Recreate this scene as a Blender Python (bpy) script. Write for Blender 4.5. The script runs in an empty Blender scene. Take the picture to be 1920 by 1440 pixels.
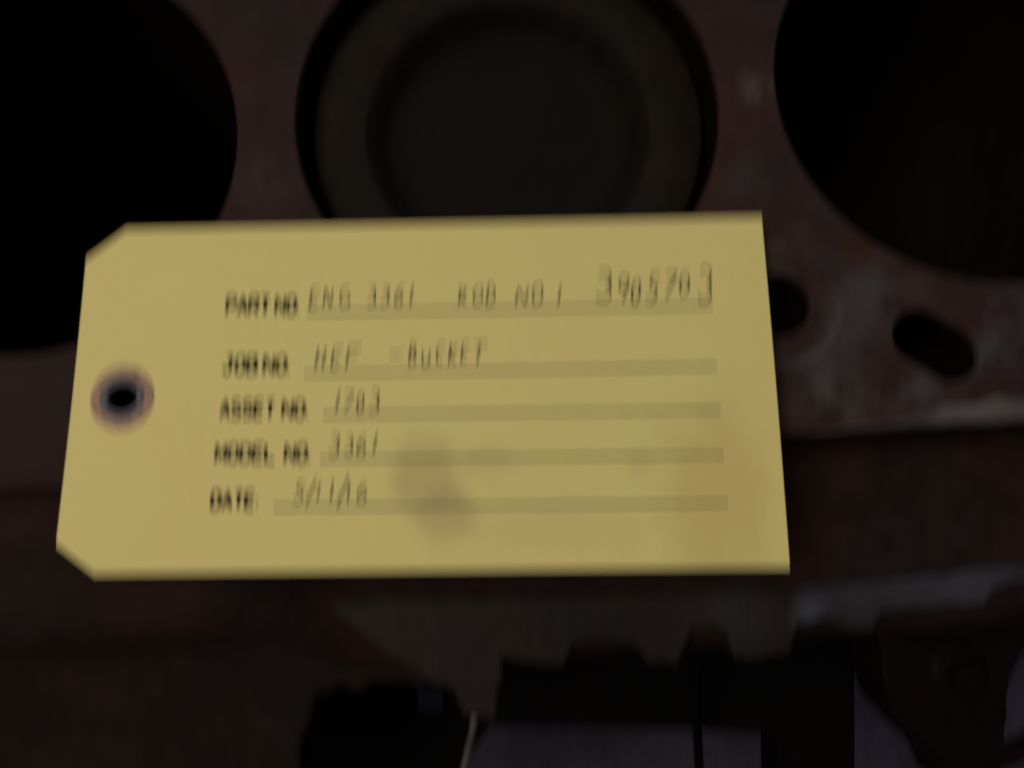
import bpy, bmesh, math, random
from mathutils import Matrix, Vector, noise
random.seed(7)
S = bpy.context.scene
COL = S.collection
# ------------------------------------------------------------------ camera
R = Matrix(((0.99733567, -0.07243992, -0.00860303),
            (0.0729348, 0.98785757, 0.13717845),
            (-0.00143863, -0.13744042, 0.99050899)))      # world -> camera
CAM = Vector((-0.00389747, -0.09231638, 0.17280683))
FPX = 1920 * 26 / 36
cd = bpy.data.cameras.new('camera'); cam = bpy.data.objects.new('camera', cd); COL.objects.link(cam)
cd.sensor_width = 36; cd.lens = 26; cd.clip_start = 0.005; cd.clip_end = 50
cam.matrix_world = Matrix.Translation(CAM) @ R.transposed().to_4x4()
S.camera = cam
# a close-up the phone failed to focus: soft everywhere, streaked along one direction
cd.dof.use_dof = True
cd.dof.focus_distance = 0.03
cd.dof.aperture_fstop = 23.0
cd.dof.aperture_blades = 4
cd.dof.aperture_rotation = 0.0
cd.dof.aperture_ratio = 16.0
S.render.engine = 'CYCLES'
S.cycles.pixel_filter_type = 'BLACKMAN_HARRIS'
S.cycles.filter_width = 1.6
S.cycles.max_bounces = 6
# ------------------------------------------------------------------ light
S.view_settings.view_transform = 'Standard'; S.view_settings.look = 'None'
S.view_settings.exposure = 0; S.view_settings.gamma = 1
w = bpy.data.worlds.new('World'); S.world = w; w.use_nodes = True
w.node_tree.nodes['Background'].inputs[0].default_value = (0.6, 0.62, 0.72, 1)
w.node_tree.nodes['Background'].inputs[1].default_value = 0.05

def area(name, loc, target, size, size_y, power, col):
    l = bpy.data.lights.new(name, 'AREA'); l.shape = 'RECTANGLE'
    l.size = size; l.size_y = size_y; l.energy = power; l.color = col
    o = bpy.data.objects.new(name, l); COL.objects.link(o); o.location = loc
    o.rotation_euler = (Vector(target) - Vector(loc)).to_track_quat('-Z', 'Y').to_euler()
    return o
area('ceiling_lamp', (-0.45, 0.04, 1.0), (0, -0.05, 0), 0.6, 0.5, 7.0, (1.0, 0.90, 0.78))
area('doorway_light', (0.75, 0.75, 0.65), (0.10, -0.08, 0), 0.5, 0.5, 2.2, (0.72, 0.80, 1.0))

# ------------------------------------------------------------------ helpers
def at(px, py, z=0.0):
    """point of the level z under a spot of the 1920x1440 picture"""
    d = R.transposed() @ Vector(((px - 960) / FPX, -(py - 720) / FPX, -1))
    return CAM + d * ((z - CAM.z) / d.z)

def link(name, me, m=None, parent=None, smooth=False):
    o = bpy.data.objects.new(name, me); COL.objects.link(o)
    if m: me.materials.clear(); me.materials.append(m)
    if smooth:
        for p in me.polygons: p.use_smooth = True
    if parent: o.parent = parent
    return o
def root(name, loc, label, cat, group=None):
    o = bpy.data.objects.new(name, None); COL.objects.link(o); o.location = loc
    o.empty_display_size = 0.01
    o['label'] = label; o['category'] = cat
    if group: o['group'] = group
    return o
def mesh(verts, faces):
    me = bpy.data.meshes.new('m'); me.from_pydata([tuple(v) for v in verts], [], faces); me.update(); return me
def lathe(prof, seg=96, c=(0, 0, 0)):
    """revolve (r,z) points about z"""
    V, Fc = [], []
    for r, z in prof:
        for k in range(seg):
            a = 2 * math.pi * k / seg
            V.append((c[0] + r * math.cos(a), c[1] + r * math.sin(a), c[2] + z))
    n = len(prof)
    for i in range(n - 1):
        for k in range(seg):
            k2 = (k + 1) % seg
            Fc.append((i * seg + k, i * seg + k2, (i + 1) * seg + k2, (i + 1) * seg + k))
    return mesh(V, Fc)
def plate(outer, holes, z, thick, bevel, bev_res=2):
    """flat plate with real holes and rounded rims, its top face at z"""
    cu = bpy.data.curves.new('c', 'CURVE'); cu.dimensions = '2D'; cu.fill_mode = 'BOTH'
    cu.extrude = thick / 2 - bevel; cu.bevel_depth = bevel; cu.bevel_resolution = bev_res
    cu.offset = -bevel
    for loop in [outer] + holes:
        s = cu.splines.new('POLY'); s.points.add(len(loop) - 1); s.use_cyclic_u = True
        for p, q in zip(s.points, loop): p.co = (q[0], q[1], 0, 1)
    t = bpy.data.objects.new('t', cu); COL.objects.link(t)
    bpy.context.view_layer.update()
    me = bpy.data.meshes.new_from_object(t.evaluated_get(bpy.context.evaluated_depsgraph_get()))
    bpy.data.objects.remove(t); bpy.data.curves.remove(cu)
    me.transform(Matrix.Translation((0, 0, z - thick / 2)))
    return me
def circle(cx, cy, r, n=96):
    return [(cx + r * math.cos(2 * math.pi * k / n), cy + r * math.sin(2 * math.pi * k / n)) for k in range(n)]
def stadium(a, b, r, n=12):
    a = Vector(a); b = Vector(b); d = (b - a).normalized(); ang = math.atan2(d.y, d.x); P = []
    for k in range(n + 1):
        t = ang - math.pi / 2 + math.pi * k / n; P.append((b.x + r * math.cos(t), b.y + r * math.sin(t)))
    for k in range(n + 1):
        t = ang + math.pi / 2 + math.pi * k / n; P.append((a.x + r * math.cos(t), a.y + r * math.sin(t)))
    return P
def tube(pts, r, seg=12):
    V, Fc = [], []
    pts = [Vector(p) for p in pts]
    for i, p in enumerate(pts):
        d = (pts[min(i + 1, len(pts) - 1)] - pts[max(i - 1, 0)]).normalized()
        u = d.orthogonal().normalized() if i == 0 else (u - d * u.dot(d)).normalized()
        v = d.cross(u)
        for k in range(seg):
            a = 2 * math.pi * k / seg; V.append(p + (u * math.cos(a) + v * math.sin(a)) * r)
    for i in range(len(pts) - 1):
        for k in range(seg):
            k2 = (k + 1) % seg; Fc.append((i * seg + k, i * seg + k2, (i + 1) * seg + k2, (i + 1) * seg + k))
    Fc.append(tuple(range(seg))[::-1]); Fc.append(tuple(range((len(pts) - 1) * seg, len(pts) * seg)))
    return mesh(V, Fc)
def extrude_x(prof, x0, x1, nx=1, jit=0.0):
    """profile of (y,z) points swept along x, with a little casting unevenness"""
    V, Fc = [], []; n = len(prof)
    for i in range(nx + 1):
        x = x0 + (x1 - x0) * i / nx
        for (y, z) in prof:
            q = noise.noise(Vector((x * 60, y * 60, z * 60))) * jit
            q2 = noise.noise(Vector((x * 60 + 9, y * 60, z * 60))) * jit
            V.append((x, y + q, z + q2))
    for i in range(nx):
        for k in range(n - 1):
            Fc.append((i * n + k, (i + 1) * n + k, (i + 1) * n + k + 1, i * n + k + 1))
    return mesh(V, Fc)

# ------------------------------------------------------------------ materials
def nodes(name):
    m = bpy.data.materials.new(name); m.use_nodes = True; t = m.node_tree
    return m, t, t.nodes['Principled BSDF']
def N(t, kind, **kw):
    n = t.nodes.new(kind)
    for k, v in kw.items():
        if k in n.inputs.keys(): n.inputs[k].default_value = v
        else: setattr(n, k, v)
    return n
def mixc(t, fac, a, b, blend='MIX'):
    n = t.nodes.new('ShaderNodeMix'); n.data_type = 'RGBA'; n.blend_type = blend
    for s, v in ((0, fac), (6, a), (7, b)):
        if hasattr(v, 'links') or isinstance(v, bpy.types.NodeSocket): t.links.new(v, n.inputs[s])
        else: n.inputs[s].default_value = v if s == 0 else (*v, 1)
    return n.outputs[2]
def ramp(t, src, stops):
    n = t.nodes.new('ShaderNodeValToRGB'); e = n.color_ramp.elements
    e[0].position, e[0].color = stops[0][0], (*([stops[0][1]] * 3), 1)
    e[1].position, e[1].color = stops[1][0], (*([stops[1][1]] * 3), 1)
    for p, v in stops[2:]:
        q = e.new(p); q.color = (v, v, v, 1)
    t.links.new(src, n.inputs[0]); return n.outputs[0]
def noise_tex(t, co, scale, detail=4, rough=0.55, stretch=None):
    if stretch:
        mp = N(t, 'ShaderNodeMapping'); mp.inputs['Scale'].default_value = stretch; t.links.new(co, mp.inputs[0]); co = mp.outputs[0]
    n = N(t, 'ShaderNodeTexNoise', Scale=scale, Detail=detail, Roughness=rough); t.links.new(co, n.inputs['Vector']); return n.outputs[0]
def math_n(t, op, a, b=None, c=None):
    n = t.nodes.new('ShaderNodeMath'); n.operation = op
    for i, v in enumerate((a, b, c)):
        if v is None: continue
        if isinstance(v, bpy.types.NodeSocket): t.links.new(v, n.inputs[i])
        else: n.inputs[i].default_value = v
    return n.outputs[0]

def iron(name, base, rust, grey, rough=0.5, grey_amt=(0.55, 0.72), rust_amt=(0.45, 0.6), metallic=0.0, bump=0.3, spots=(), spec=0.5):
    m, t, b = nodes(name)
    co = N(t, 'ShaderNodeNewGeometry').outputs['Position']
    n1 = noise_tex(t, co, 28, 5); n2 = noise_tex(t, co, 16, 4, stretch=(1, 1.2, 1)); n3 = noise_tex(t, co, 160, 3)
    c = mixc(t, ramp(t, n1, [(rust_amt[0], 0), (rust_amt[1], 1)]), base, rust)
    g = ramp(t, n2, [(grey_amt[0], 0), (grey_amt[1], 1)])
    c = mixc(t, g, c, grey)
    c = mixc(t, 0.5, c, mixc(t, ramp(t, n3, [(0.3, 0), (0.7, 1)]), tuple(x * 0.55 for x in base), tuple(x * 1.5 for x in base)), 'MIX')
    for (x, y, z, r, wd, amt, colr, noisy) in spots:       # worn and rusty marks, darker patches, painted highlights on the rail
        sub = N(t, 'ShaderNodeVectorMath', operation='DISTANCE'); t.links.new(co, sub.inputs[0]); sub.inputs[1].default_value = (x, y, z)
        d = math_n(t, 'SUBTRACT', sub.outputs['Value'], r); d = math_n(t, 'ABSOLUTE', d)
        f = N(t, 'ShaderNodeMapRange'); t.links.new(d, f.inputs[0]); f.inputs[1].default_value = 0; f.inputs[2].default_value = wd
        f.inputs[3].default_value = amt; f.inputs[4].default_value = 0
        f = math_n(t, 'MULTIPLY', f.outputs[0], ramp(t, noise_tex(t, co, noisy, 3), [(0.42, 0), (0.6, 1)]))
        c = mixc(t, f, c, colr)
    t.links.new(c, b.inputs['Base Color'])
    b.inputs['Metallic'].default_value = metallic; b.inputs['Specular IOR Level'].default_value = spec
    rr = N(t, 'ShaderNodeMapRange'); t.links.new(n3, rr.inputs[0]); rr.inputs[3].default_value = rough - 0.12; rr.inputs[4].default_value = rough + 0.18
    t.links.new(rr.outputs[0], b.inputs['Roughness'])
    bp = N(t, 'ShaderNodeBump', Strength=bump, Distance=0.0015); t.links.new(noise_tex(t, co, 220, 5, 0.65), bp.inputs['Height'])
    t.links.new(bp.outputs[0], b.inputs['Normal'])
    return m

H1 = at(1460, 572); SLOTA = at(1727, 630); SLOTB = at(1785, 664); H0 = at(190, 765)
def patch(px, py, wd, amt, colr, noisy=70):
    p = at(px, py); return (p.x, p.y, 0, 0, wd, amt, colr, noisy)
GREY = (0.062, 0.056, 0.060)
DECK = iron('deck_iron', (0.0225, 0.0128, 0.0124), (0.040, 0.0150, 0.0105), (0.034, 0.026, 0.027), rough=0.7, spec=0.1, rust_amt=(0.42, 0.6),
            spots=[(H1.x, H1.y, 0, 0.0143, 0.0015, 0.6, (0.085, 0.078, 0.085), 55),
                   patch(1415, 165, 0.006, 1.0, (0.10, 0.085, 0.075), 120), patch(1640, 545, 0.016, 0.8, GREY), patch(1560, 745, 0.013, 0.9, (0.075, 0.065, 0.064), 110),
                   patch(1870, 640, 0.018, 0.8, (0.055, 0.055, 0.068)), patch(1720, 740, 0.014, 0.8, GREY, 110), patch(1480, 480, 0.010, 0.6, GREY),
                   patch(1390, 330, 0.012, 0.5, (0.045, 0.038, 0.038)), patch(500, 330, 0.012, 0.7, (0.050, 0.032, 0.028)), patch(1560, 640, 0.012, 0.7, GREY),
                   patch(40, 930, 0.022, 0.8, (0.010, 0.0065, 0.006), 25), patch(500, 20, 0.024, 0.9, (0.0095, 0.0065, 0.006), 30), patch(1400, 20, 0.020, 0.8, (0.012, 0.009, 0.009), 30),  # plain darker patches at the left and between the bores
                   patch(1600, 470, 0.012, 0.8, (0.034, 0.011, 0.006), 60), patch(440, 130, 0.010, 0.9, (0.035, 0.011, 0.007), 60), patch(60, 760, 0.012, 0.6, (0.030, 0.018, 0.018), 50)])
SIDE = iron('side_iron', (0.0155, 0.0100, 0.0092), (0.029, 0.0115, 0.0078), (0.018, 0.0145, 0.0155), rough=0.8, grey_amt=(0.62, 0.8), spec=0.05)
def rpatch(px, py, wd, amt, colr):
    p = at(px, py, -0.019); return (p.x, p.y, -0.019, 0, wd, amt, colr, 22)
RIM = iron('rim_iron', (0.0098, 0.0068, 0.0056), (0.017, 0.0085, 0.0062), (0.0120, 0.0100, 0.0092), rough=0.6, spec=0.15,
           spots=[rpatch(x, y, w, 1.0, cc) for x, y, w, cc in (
               (1900, 1080, 0.020, (0.042, 0.042, 0.064)), (1800, 1105, 0.018, (0.040, 0.039, 0.050)), (1700, 1112, 0.018, (0.036, 0.034, 0.043)),  # bluish ones: highlight of the cool light painted into the rail colour
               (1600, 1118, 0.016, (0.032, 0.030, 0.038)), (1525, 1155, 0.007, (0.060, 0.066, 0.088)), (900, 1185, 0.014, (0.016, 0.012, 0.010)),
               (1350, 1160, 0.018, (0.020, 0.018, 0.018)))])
FLANGE = iron('flange_iron', (0.0110, 0.0076, 0.0066), (0.0200, 0.0090, 0.0070), (0.0125, 0.0105, 0.0098), rough=0.8, spec=0.05)
WORN = iron('worn_edge', (0.055, 0.044, 0.043), (0.030, 0.018, 0.015), (0.21, 0.175, 0.17), rough=0.5, rust_amt=(0.44, 0.56), grey_amt=(0.44, 0.6), spec=0.3)
BORE_SHADE = iron('bore_wall', (0.0045, 0.0030, 0.0024), (0.007, 0.0032, 0.002), (0.004, 0.0034, 0.003), rough=0.7, bump=0.1, spec=0.05)  # near-black: shade of the deep holes put into the wall colour
CROWN = iron('piston_carbon', (0.0118, 0.0098, 0.0080), (0.0160, 0.0100, 0.0068), (0.0125, 0.0118, 0.0102), rough=0.8, spec=0.05)
BOWL = iron('piston_bowl', (0.0062, 0.0048, 0.0036), (0.009, 0.0055, 0.0035), (0.0080, 0.0072, 0.0060), rough=0.75, spec=0.08)
BLACK = iron('near_black', (0.0018, 0.0015, 0.0015), (0.003, 0.0015, 0.0012), (0.002, 0.002, 0.002), rough=0.7, spec=0.05)
RUSTY = iron('rusty_casting', (0.0026, 0.0012, 0.001), (0.009, 0.0022, 0.0015), (0.005, 0.004, 0.0045), rough=0.7, spec=0.1)
RODM = iron('bright_rod', (0.10, 0.09, 0.09), (0.06, 0.05, 0.045), (0.12, 0.12, 0.12), rough=0.35)
BLUEM = iron('blue_grey_paint', (0.0045, 0.0046, 0.0115), (0.0035, 0.0035, 0.008), (0.0055, 0.0055, 0.012), rough=0.8, spec=0.05)
FLOORM = iron('shop_floor', (0.044, 0.039, 0.058), (0.028, 0.024, 0.033), (0.056, 0.053, 0.088), rough=0.75, spec=0.2)

def paper():
    m, t, b = nodes('yellow_card')
    co = N(t, 'ShaderNodeTexCoord').outputs['Object']
    c = mixc(t, ramp(t, noise_tex(t, co, 26, 3), [(0.35, 0), (0.65, 1)]), (0.72, 0.59, 0.214), (0.70, 0.61, 0.216))
    c = mixc(t, ramp(t, noise_tex(t, co, 900, 4), [(0.3, 0), (0.7, 0.25)]), c, (0.60, 0.50, 0.19))
    # brownish smudge, a couple of faint marks, lower right light falloff painted in
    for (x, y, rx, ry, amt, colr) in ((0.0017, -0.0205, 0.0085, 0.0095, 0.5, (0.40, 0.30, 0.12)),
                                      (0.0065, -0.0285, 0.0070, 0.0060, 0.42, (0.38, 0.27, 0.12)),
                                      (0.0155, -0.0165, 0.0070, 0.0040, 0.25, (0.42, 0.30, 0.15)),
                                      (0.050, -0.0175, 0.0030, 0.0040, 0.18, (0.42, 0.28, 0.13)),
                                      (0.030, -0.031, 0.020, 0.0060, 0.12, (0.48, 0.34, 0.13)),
                                      (0.066, -0.024, 0.012, 0.022, 0.45, (0.54, 0.395, 0.12))):  # light falloff towards this corner, painted as a golden tint
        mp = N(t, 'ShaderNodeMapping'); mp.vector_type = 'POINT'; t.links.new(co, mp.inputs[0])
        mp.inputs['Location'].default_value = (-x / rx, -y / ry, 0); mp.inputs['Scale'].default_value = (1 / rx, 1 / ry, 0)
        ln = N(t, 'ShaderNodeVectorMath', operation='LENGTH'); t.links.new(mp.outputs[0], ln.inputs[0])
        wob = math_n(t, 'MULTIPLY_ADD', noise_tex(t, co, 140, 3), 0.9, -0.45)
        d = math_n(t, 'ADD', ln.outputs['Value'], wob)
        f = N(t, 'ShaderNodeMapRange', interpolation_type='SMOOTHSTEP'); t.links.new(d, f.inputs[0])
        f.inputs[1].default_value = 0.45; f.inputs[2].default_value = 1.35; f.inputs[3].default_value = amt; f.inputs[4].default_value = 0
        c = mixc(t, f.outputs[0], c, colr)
    t.links.new(c, b.inputs['Base Color'])
    b.inputs['Roughness'].default_value = 0.72; b.inputs['Specular IOR Level'].default_value = 0.3
    bp = N(t, 'ShaderNodeBump', Strength=0.15, Distance=0.0002); t.links.new(noise_tex(t, co, 1500, 4), bp.inputs['Height'])
    t.links.new(bp.outputs[0], b.inputs['Normal'])
    return m
def plain(name, col, rough=0.6, metallic=0, var=0.25, scale=400):
    m, t, b = nodes(name)
    co = N(t, 'ShaderNodeTexCoord').outputs['Object']
    c = mixc(t, ramp(t, noise_tex(t, co, scale, 3), [(0.35, 0), (0.65, 1)]), tuple(x * (1 - var) for x in col), tuple(min(1, x * (1 + var)) for x in col))
    t.links.new(c, b.inputs['Base Color']); b.inputs['Roughness'].default_value = rough; b.inputs['Metallic'].default_value = metallic; b.inputs['Specular IOR Level'].default_value = 0.15
    return m
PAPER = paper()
INK = plain('black_print', (0.010, 0.0065, 0.002), 0.9)
RULE = plain('rule_print', (0.16, 0.14, 0.065), 0.6)
PEN = plain('pen_ink', (0.016, 0.007, 0.005), 0.9)
PATCH = plain('fibre_patch', (0.34, 0.21, 0.15), 0.7)
EYELET = plain('dull_eyelet', (0.11, 0.105, 0.12), 0.65, 0.1)

# ------------------------------------------------------------------ engine block
blk = root('engine_block', (0, 0, 0), 'dark rusty cast iron engine block with open round cylinder bores under the yellow tag', 'engine block')
BORE = 0.0527
FRONT = -0.0850
holes = [circle(i * 0.120, 0, BORE, 160) for i in (-1, 0, 1)]
holes.append(circle(H1.x, H1.y, 0.0076, 48))
holes.append(stadium((SLOTA.x, SLOTA.y), (SLOTB.x, SLOTB.y), 0.0066))
holes.append(stadium((H0.x - 0.001, H0.y + 0.0015), (H0.x + 0.003, H0.y), 0.0062))
fl = []
nx = 90
for k in range(nx + 1):                                            # the front edge is chipped and uneven
    x = -0.24 + 0.48 * k / nx
    fl.append((x, FRONT + noise.noise(Vector((x * 70, 0, 0))) * 0.0009))
outer = fl + [(0.24, 0.16), (-0.24, 0.16)]
deck = link('deck', plate(outer, holes, 0.0, 0.003, 0.0006), DECK, blk)
for i in (-1, 0, 1):
    d = 0.16
    me = lathe([(BORE + 0.0002, -0.0025), (BORE + 0.0001, -d), (0.0001, -d)], 128, (i * 0.12, 0, 0))
    link('cylinder_wall', me, BORE_SHADE, blk, True)
for p, r in ((H1, 0.0077),):
    link('bolt_hole', lathe([(r, -0.0025), (r, -0.06), (0.0001, -0.06)], 40, (p.x, p.y, 0)), BORE_SHADE, blk, True)
def pocket(a, b, r, depth):
    L = stadium(a, b, r); n = len(L)
    V = [(x, y, -0.0025) for x, y in L] + [(x, y, -depth) for x, y in L]
    Fc = [(k, (k + 1) % n, n + (k + 1) % n, n + k) for k in range(n)] + [tuple(range(n, 2 * n))]
    return mesh(V, Fc)
link('coolant_port', pocket((SLOTA.x, SLOTA.y), (SLOTB.x, SLOTB.y), 0.0068, 0.07), BORE_SHADE, blk)
link('coolant_port', pocket((H0.x - 0.001, H0.y + 0.0015), (H0.x + 0.003, H0.y), 0.0064, 0.07), BORE_SHADE, blk)
# worn bright front edge on the right, and the step down
prof = [(FRONT + 0.0060, 0.0001), (FRONT + 0.0048, 0.0004), (FRONT + 0.0025, 0.0006), (FRONT + 0.0004, 0.0005), (FRONT - 0.0008, -0.0006), (FRONT - 0.0012, -0.003)]
V, Fc = [], []
xs = [0.064 + 0.10 * k / 80 for k in range(81)]
for x in xs:
    s = max(0.0, min(1.0, (x - 0.072) / 0.035)) * (0.75 + 0.7 * noise.noise(Vector((x * 170, 3, 0))))
    for (y, z) in prof:
        V.append((x, FRONT + (y - FRONT) * (0.06 + 0.94 * s) + noise.noise(Vector((x * 150, y * 200, 5))) * 0.0006, z))
n = len(prof)
for i in range(80):
    for k in range(n - 1): Fc.append((i * n + k, (i + 1) * n + k, (i + 1) * n + k + 1, i * n + k + 1))
link('worn_edge', mesh(V, Fc), WORN, blk, True)
ledge = [(FRONT + 0.001, -0.0025), (FRONT - 0.001, -0.010), (FRONT - 0.0015, -0.0165), (FRONT - 0.003, -0.0195), (FRONT - 0.007, -0.0205),
         (-0.104, -0.0208), (-0.112, -0.0210), (-0.1185, -0.0212), (-0.135, -0.0225)]
me = extrude_x(ledge + [(-0.136, -0.034)], -0.26, 0.26, 160, 0.0009)
for v in me.vertices:                                              # shallow at the left end, deep at the right
    f = max(0.0, min(1.0, (-0.045 - v.co.x) / 0.035)); f = f * f * (3 - 2 * f)
    if v.co.z > -0.028: v.co.z *= 1 - 0.82 * f
    v.co.y = FRONT + (v.co.y - FRONT) * (1 - 0.28 * f)
link('side_recess', me, SIDE, blk, True)

# pan rail: an irregular cast lip with ears, top at z = -0.019
ZR = -0.019
rail_px_top = [(2150, 1030), (1920, 1058), (1700, 1085), (1500, 1100), (1300, 1112), (1000, 1118), (700, 1120)]
rail_px_bot = [(600, 1135), (640, 1165), (720, 1225), (800, 1275), (850, 1300), (870, 1345), (930, 1352), (948, 1238), (1000, 1246), (1058, 1256), (1078, 1210), (1150, 1204), (1195, 1216),
               (1216, 1244), (1276, 1252), (1300, 1184), (1340, 1178), (1366, 1190), (1374, 1236), (1430, 1240), (1486, 1222), (1500, 1168), (1556, 1162), (1590, 1190),
               (1640, 1188), (1655, 1150), (1850, 1134), (1868, 1102), (1960, 1088), (2150, 1070)]
def rough(pts, z, amp=0.0009, step=0.0012):
    L = [Vector(at(x, y, z)[:2]) for x, y in pts]; o = []
    for a, b in zip(L, L[1:] + L[:1]):
        k = max(1, int((b - a).length / step))
        for i in range(k):
            p = a.lerp(b, i / k); q = Vector((p.x * 190, p.y * 190, 1.0))
            o.append((p.x + noise.noise(q) * amp, p.y + noise.noise(q + Vector((7, 7, 0))) * amp))
    return o
out = rough(rail_px_top + rail_px_bot, ZR)
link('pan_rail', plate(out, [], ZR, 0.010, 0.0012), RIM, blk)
out = [tuple(at(x, y, ZR - 0.0014)[:2]) for x, y in [(760, 1118), (300, 1120), (0, 1135), (-250, 1150), (-250, 1240), (0, 1222), (180, 1200), (330, 1176), (560, 1160), (660, 1180), (760, 1190)]]
link('cast_shoulder', plate(out, [], ZR - 0.0014, 0.010, 0.0007), FLANGE, blk)
# lower left casting pad, a step down
ZP = -0.030
pad_px = [(-250, 1200), (300, 1150), (600, 1110), (820, 1130), (840, 1285), (760, 1285), (640, 1290), (590, 1330), (560, 1420), (540, 1560), (-250, 1640)]
link('cast_pad', plate(rough(pad_px, ZP, 0.002), [], ZP, 0.012, 0.002), FLANGE, blk)
# body of the block under the recess
bm = bmesh.new()
bmesh.ops.create_cube(bm, size=1)
me = bpy.data.meshes.new('m'); bm.to_mesh(me); bm.free()
me.transform(Matrix.Translation((0, 0.015, -0.150)) @ Matrix.Diagonal((0.50, 0.20, 0.24, 1)))
# (front face of the lower crankcase, set back under the rail)
V = [(-0.26, -0.105, -0.024), (0.26, -0.105, -0.024), (0.26, -0.100, -0.28), (-0.26, -0.100, -0.28)]
link('crankcase_wall', mesh(V, [(0, 3, 2, 1)]), SIDE, blk)
bpy.data.meshes.remove(me)
# a small proud pin the tag leans on
pin = at(1000, 905)
link('dowel_pin', lathe([(0.0001, 0.0034), (0.0025, 0.0034), (0.003, 0.0028), (0.003, -0.001)], 32, (-0.02, -0.078, 0)), RIM, blk, True)

# piston near the top of the middle bore
PZ = -0.009
ps = root('piston', (0, 0, PZ), 'soot-covered piston crown with a round bowl inside the middle cylinder bore', 'piston')
link('crown', lathe([(0.0385, -0.0014), (0.0372, -0.0008), (0.0395, 0), (0.050, 0), (0.0512, -0.0012), (0.0514, -0.03)][1:], 128), CROWN, ps, True)
link('bowl', lathe([(0.0372, -0.0008), (0.0350, -0.0025), (0.0335, -0.0055), (0.031, -0.0085), (0.024, -0.0092), (0.012, -0.0080), (0.004, -0.0070), (0.0001, -0.0068)], 128), BOWL, ps, True)

# ------------------------------------------------------------------ below the block
fz = -0.34
fl = link('floor', mesh([(-3, -3, fz), (3, -3, fz), (3, 3, fz), (-3, 3, fz)], [(0, 1, 2, 3)]), FLOORM); fl['kind'] = 'structure'
def box_px(x0, x1, y0, y1, z, h):
    c = [at(x0, y0, z), at(x1, y0, z), at(x1, y1, z), at(x0, y1, z)]
    return plate([tuple(p[:2]) for p in c], [], z, h, 0.001)
def solo(name, me, m, label, cat, smooth=False):
    o = link(name, me, m, None, smooth); o['label'] = label; o['category'] = cat; return o
solo('black_plate', plate([tuple(at(x, y, -0.12)[:2]) for x, y in ((480, 1300), (480, 1150), (1605, 1090), (1606, 1600), (1460, 1600), (1455, 1385), (1300, 1372), (920, 1366), (880, 1420), (800, 1600), (620, 1600))], [], -0.12, 0.02, 0.002),  # near-black plate filling the gap below the rail
     BLACK, 'near-black flat plate below the rail of the block', 'steel frame')
solo('cable', tube([at(1318, 1190, -0.05), at(1308, 1260, -0.08), at(1306, 1350, -0.10), at(1312, 1460, -0.11), at(1318, 1700, -0.13)], 0.0016), BLACK,
     'thin black cable hanging down between the ears of the block rail', 'cable', True)
solo('metal_rod', tube([at(893, 1325, -0.035), at(886, 1370, -0.045), at(868, 1450, -0.055), at(840, 1560, -0.065)], 0.0010), RODM,
     'thin pale metal rod sticking out below the block at lower middle', 'rod', True)
solo('clip', box_px(782, 832, 1290, 1335, -0.05, 0.012), BLUEM, 'small blue-grey clip beside the pale thin rod', 'clip')
# rusty casting at lower right
c = at(1790, 1260, -0.06)
cast = root('rusty_casting', (c.x, c.y, -0.06), 'dark rusty irregular lump of casting below the right end of the block', 'casting')
cpx = [(1640, 1060), (1648, 1200), (1660, 1290), (1680, 1345), (1720, 1388), (1765, 1428), (1795, 1490), (1840, 1470), (1878, 1420), (1888, 1350), (1893, 1280), (1915, 1230), (1990, 1190), (1990, 1060)]
me = plate(rough(cpx, -0.06, 0.0007, 0.0025), [], 0, 0.022, 0.0008, 2); me.transform(Matrix.Translation((-c.x, -c.y, 0))); link('casting_body', me, RUSTY, cast, True)
link('boss', lathe([(0.0001, 0.003), (0.006, 0.003), (0.0085, 0.0024), (0.0095, -0.002)], 40), RUSTY, cast, True)
link('bolt_head', lathe([(0.0001, 0.008), (0.0036, 0.008), (0.0043, 0.007), (0.0043, 0.0025)], 6), RUSTY, cast)
solo('pipe', tube([at(1640, 1560, -0.10), at(1780, 1475, -0.10), at(1860, 1425, -0.10), at(1990, 1375, -0.10), at(2150, 1350, -0.10)], 0.0042), RUSTY,
     'dark red-brown pipe crossing the bottom right corner under the casting', 'pipe', True)

# ------------------------------------------------------------------ the tag
def rod(v):
    v = Vector(v); return Matrix.Rotation(v.length, 3, v.normalized())
SC = 1.02
Rt = rod((-0.19310817, -0.01934496, 0.01274093)); Tt = Vector((-0.02072346, -0.00136005, -0.16693497)) * SC
TM = Matrix.Translation(CAM) @ R.transposed().to_4x4() @ Matrix.Translation(Tt) @ Rt.to_4x4()
TI = TM.inverted()
tag = root('tag', (0, 0, 0), 'yellow card tag with clipped left corners and handwritten part numbers lying on the block', 'tag')
tag.matrix_world = TM
TW, TH = 0.15875 * SC / 2, 0.079375 * SC / 2
def bow(x, y):                                                     # card is slightly curled
    return 0.0009 * (x / TW) ** 2 * (1 if x > 0 else 0.5) + 0.0005 * math.sin(y * 40 + x * 20)
def tp(px, py):
    """spot of the picture -> place on the card"""
    o = TI @ CAM; d = (TI.to_3x3() @ (R.transposed() @ Vector(((px - 960) / FPX, -(py - 720) / FPX, -1)))).normalized()
    q = o + d * (-o.z / d.z); return (q.x, q.y)
HC = tp(229, 746); HR = 0.0038
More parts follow.
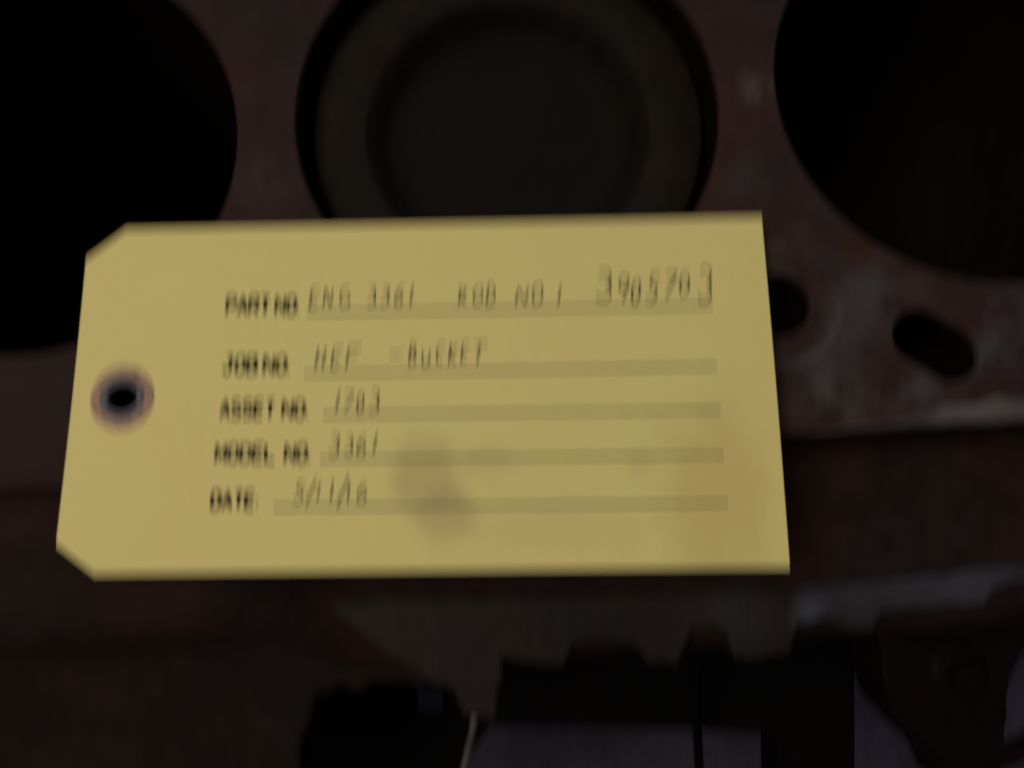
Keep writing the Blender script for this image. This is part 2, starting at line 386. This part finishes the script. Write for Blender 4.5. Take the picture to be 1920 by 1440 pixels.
# card: grid cut to the outline with a hole, thin solid
cut = 0.0088
outl = [(-TW, TH - cut * 0.85), (-TW + cut * 1.05, TH), (TW, TH), (TW, -TH), (-TW + cut * 1.05, -TH), (-TW, -TH + cut * 0.75)][::-1]
me = plate(outl, [circle(HC[0], HC[1], HR, 48)], 0.0, 0.0004, 0.00004, 0)
bm = bmesh.new(); bm.from_mesh(me)
bmesh.ops.remove_doubles(bm, verts=bm.verts, dist=1e-6)
for k in range(1, 32):
    x = -TW + 2 * TW * k / 32
    bmesh.ops.bisect_plane(bm, geom=bm.verts[:] + bm.edges[:] + bm.faces[:], plane_co=(x, 0, 0), plane_no=(1, 0, 0))
for k in range(1, 14):
    y = -TH + 2 * TH * k / 14
    bmesh.ops.bisect_plane(bm, geom=bm.verts[:] + bm.edges[:] + bm.faces[:], plane_co=(0, y, 0), plane_no=(0, 1, 0))
for v in bm.verts: v.co.z += bow(v.co.x, v.co.y)
bm.to_mesh(me); bm.free()
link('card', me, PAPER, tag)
def onto(me, lift):
    for v in me.vertices: v.co.z += bow(v.co.x, v.co.y) + lift
    return me
link('reinforcement_ring', onto(lathe([(HR, 0), (HR + 0.0012, 0.00012), (0.0070, 0.00012), (0.00745, 0)], 64, (HC[0], HC[1], 0)), 0.00008), PATCH, tag)
link('eyelet', onto(lathe([(HR - 0.0004, -0.0005), (HR - 0.0003, 0.0001), (HR + 0.0003, 0.0004), (HR + 0.0011, 0.0003), (HR + 0.0015, 0.00002)], 64, (HC[0], HC[1], 0)), 0.00016), EYELET, tag, True)
# printed rules
for (a, b) in (((575, 587), (1335, 576)), ((570, 701), (1342, 689)), ((605, 778), (1349, 770)), ((600, 861), (1355, 854)), ((512, 952), (1363, 944))):
    A = Vector(tp(*a)); B = Vector(tp(*b)); V, Fc = [], []; hw = 0.00034
    for k in range(25):
        p = A.lerp(B, k / 24); V += [(p.x, p.y - hw, 0), (p.x, p.y + hw, 0)]
    for k in range(24): Fc.append((2 * k, 2 * k + 2, 2 * k + 3, 2 * k + 1))
    link('ruled_line', onto(mesh(V, Fc), 0.00006), RULE, tag)
# handwriting: strokes in a 1 x 1 letter box (y up)
def arc(cx, cy, rx, ry, a0, a1, n=10):
    return [(cx + rx * math.cos(math.radians(a0 + (a1 - a0) * k / n)), cy + ry * math.sin(math.radians(a0 + (a1 - a0) * k / n))) for k in range(n + 1)]
G = {
 'E': [[(0, 0), (0.05, 1)], [(0.05, 1), (0.8, 1.03)], [(0.03, .52), (0.6, .55)], [(0, 0), (0.75, 0.02)]],
 'F': [[(0, 0), (0.05, 1)], [(0.05, 1), (0.8, 1.05)], [(0.03, .52), (0.6, .55)]],
 'N': [[(0, 0), (0.05, 1), (0.75, 0.05), (0.85, 1)]],
 'G': [arc(.5, .5, .48, .52, 50, 300) + [(0.85, .1), (0.85, .45), (0.5, .45)]],
 'H': [[(0, 0), (0.05, 1)], [(0.7, 0), (0.75, 1)], [(0.03, .5), (0.72, .5)]],
 '3': [arc(.4, .76, .34, .26, 150, -80) + arc(.42, .26, .4, .28, 80, -150)],
 '6': [[(0.75, 1), (0.35, .8), (0.12, .4)] + arc(.42, .26, .34, .28, 180, -180, 16)],
 '1': [[(0.42, 0), (0.52, 1)]],
 '7': [[(0.0, .95), (0.8, 1.0), (0.25, 0)]],
 '9': [arc(.42, .72, .34, .28, 20, 380, 16) + [(0.72, .6), (0.52, 0)]],
 '0': [arc(.42, .5, .36, .5, 80, 440, 20)],
 '5': [[(0.85, 1), (0.25, .98), (0.15, .58)] + arc(.35, .30, .4, .32, 110, -140)],
 'R': [[(0, 0), (0.05, 1)] + arc(.1, .76, .55, .24, 90, -90) + [(0.75, 0)]],
 'O': [arc(.42, .5, .42, .5, 80, 440, 20)],
 'D': [[(0.0, 0), (0.1, 1)] + arc(.1, .5, .65, .5, 90, -90)],
 'B': [[(0, 0), (0.05, 1)] + arc(.08, .77, .5, .23, 90, -90) + arc(.05, .27, .65, .27, 90, -90)],
 'U': [[(0, .8), (0.05, .3)] + arc(.4, .28, .35, .28, 180, 360) + [(0.78, .8)]],
 'C': [arc(.5, .5, .45, .5, 50, 310)],
 'K': [[(0, 0), (0.05, 1)], [(0.75, 1), (0.05, .45), (0.75, 0)]],
 'T': [[(0.45, 0), (0.5, 1)], [(0.0, .98), (1.1, 1.06)]],
 '/': [[(0.1, -0.25), (0.75, 1.3)]],
 '-': [[(0.0, .5), (0.9, .5)]],
}
# printed capitals, drawn on a plain block-letter skeleton
P = {
 'A': [[(0, 0), (.5, 1), (1, 0)], [(.18, .32), (.82, .32)]],
 'B': [[(0, 0), (0, 1)], [(0, 1), (.55, 1)] + arc(.55, .76, .38, .24, 90, -90) + [(0, .52)], [(.55, .52)] + arc(.58, .26, .42, .26, 90, -90) + [(0, 0)]],
 'D': [[(0, 0), (0, 1)], [(0, 1), (.45, 1)] + arc(.45, .5, .55, .5, 90, -90) + [(0, 0)]],
 'E': [[(0, 0), (0, 1)], [(0, 1), (1, 1)], [(0, .52), (.85, .52)], [(0, 0), (1, 0)]],
 'J': [[(.2, 1), (1, 1)], [(.75, 1), (.75, .3)] + arc(.4, .3, .35, .3, 0, -180)],
 'L': [[(0, 1), (0, 0)], [(0, 0), (1, 0)]],
 'M': [[(0, 0), (0, 1), (.5, .25), (1, 1), (1, 0)]],
 'N': [[(0, 0), (0, 1), (1, 0), (1, 1)]],
 'O': [arc(.5, .5, .5, .5, 90, 450, 24)],
 'P': [[(0, 0), (0, 1)], [(0, 1), (.6, 1)] + arc(.6, .74, .4, .26, 90, -90) + [(0, .48)]],
 'R': [[(0, 0), (0, 1)], [(0, 1), (.6, 1)] + arc(.6, .74, .4, .26, 90, -90) + [(0, .48)], [(.5, .48), (1, 0)]],
 'S': [arc(.5, .76, .45, .24, 20, 270) + arc(.5, .26, .48, .26, 90, -160)],
 'T': [[(.5, 0), (.5, 1)], [(0, 1), (1, 1)]],
 '.': [[(.1, 0), (.1, .14)]],
 ':': [[(.2, -.04), (.2, .06)], [(.2, .5), (.2, .62)]],
}
def ribbon(pts, wd):
    pts = [Vector((p[0], p[1])) for p in pts]; fine = []
    for a, b in zip(pts, pts[1:]):
        k = max(1, int((b - a).length / 0.0006))
        for i in range(k): fine.append(a.lerp(b, i / k))
    fine.append(pts[-1]); V = []
    for i, p in enumerate(fine):
        d = (fine[min(i + 1, len(fine) - 1)] - fine[max(i - 1, 0)]); d = d.normalized() if d.length else Vector((1, 0)); nrm = Vector((-d.y, d.x))
        ww = wd * (0.85 + 0.3 * random.random()) * (0.7 if i in (0, len(fine) - 1) else 1)
        V += [p + nrm * ww, p - nrm * ww]
    return V, [(2 * i, 2 * i + 1, 2 * i + 3, 2 * i + 2) for i in range(len(fine) - 1)]
def caption(txt, x0, x1, yc, hpx, wd=0.00043):
    cell = (x1 - x0) / sum(0.45 if ch in '.:' else 1 for ch in txt); x = x0; V, Fc = [], []
    for ch in txt:
        cw = cell * (0.45 if ch in '.:' else 1); pad = 2.6
        A = Vector(tp(x + pad, yc + hpx / 2)); B = Vector(tp(x + cw - pad, yc + hpx / 2)); Cc = Vector(tp(x + pad, yc - hpx / 2)); h = Cc.y - A.y
        for st in P[ch]:
            Q = [(A.x + p[0] * (B.x - A.x) + p[1] * h * 0.06, A.y + p[1] * h + p[0] * (B.y - A.y)) for p in st]
            v, f = ribbon(Q, wd); o = len(V); V += [(q.x, q.y, 0) for q in v]; Fc += [tuple(i + o for i in g) for g in f]
        x += cw
    return link('caption', onto(mesh(V, Fc), 0.00009), INK, tag)
for w1, a0, a1, b0, b1, yc in (('PART', 422, 507, 511, 564, 573), ('JOB', 415, 482, 488, 546, 684), ('ASSET', 409, 515, 523, 580, 767), ('MODEL', 400, 516, 527, 584, 850)):
    caption(w1, a0, a1, yc, 27); caption('NO.', b0 + 3, b1 + 2, yc, 27)
caption('DATE:', 392, 486, 938, 27)
def write(items, wd=0.0002, slant=0.13):
    """items: (char, x_px, baseline_px, width_px, height_px) -> one handwriting part"""
    V, Fc = [], []
    for ch, x, y, wpx, hpx in items:
        A = Vector(tp(x, y)); B = Vector(tp(x + wpx, y)); Cc = Vector(tp(x, y - hpx)); h = Cc.y - A.y; ww = B.x - A.x
        sl = slant + random.uniform(-0.05, 0.06); h *= random.uniform(0.93, 1.08); A.y += random.uniform(-0.0002, 0.0002)
        for st in G[ch]:
            Q = [(A.x + p[0] * ww + p[1] * h * sl, A.y + p[1] * h + p[0] * (B.y - A.y)) for p in st]
            v, f = ribbon(Q, wd); o = len(V)
            V += [(q.x, q.y, 0) for q in v]; Fc += [tuple(i + o for i in g) for g in f]
    return link('handwriting', onto(mesh(V, Fc), 0.0001), PEN, tag)
hb = 24
write([('E', 580, 574, 20, 30), ('N', 606, 574, 18, 30), ('G', 636, 572, 22, 30)])
write([('3', 688, 570, 19, 28), ('3', 712, 570, 19, 26), ('6', 738, 570, 20, 28), ('1', 762, 572, 16, 34)])
write([('R', 860, 570, 18, 27), ('O', 886, 568, 20, 26), ('D', 911, 572, 20, 32)])
write([('N', 966, 570, 24, 28), ('O', 997, 568, 22, 30), ('1', 1038, 568, 18, 28)])
write([('3', 1114, 563, 36, 52), ('9', 1153, 564, 26, 42), ('0', 1180, 567, 21, 36), ('5', 1208, 565, 26, 46), ('7', 1240, 558, 26, 42), ('0', 1270, 552, 24, 34), ('3', 1304, 566, 32, 56)], 0.00024, 0.16)
write([('H', 590, 688, 20, 32), ('E', 620, 686, 22, 32), ('F', 648, 688, 32, 34)])
write([('-', 728, 680, 28, 30)])
write([('B', 766, 680, 18, 34), ('U', 790, 684, 18, 30), ('C', 815, 680, 18, 32), ('K', 841, 680, 18, 32), ('E', 864, 678, 16, 30), ('T', 884, 680, 22, 36)])
write([('1', 622, 768, 16, 32), ('7', 640, 770, 22, 32), ('0', 666, 770, 16, 30), ('3', 690, 770, 22, 34)])
write([('3', 614, 850, 22, 34), ('3', 644, 848, 18, 26), ('6', 666, 850, 22, 32), ('1', 692, 848, 16, 32)])
write([('5', 548, 938, 22, 32), ('/', 571, 938, 20, 32), ('1', 588, 936, 12, 30), ('1', 612, 936, 14, 32), ('/', 630, 938, 22, 36), ('1', 645, 938, 12, 30), ('6', 666, 938, 24, 32)])
bpy.context.view_layer.update()
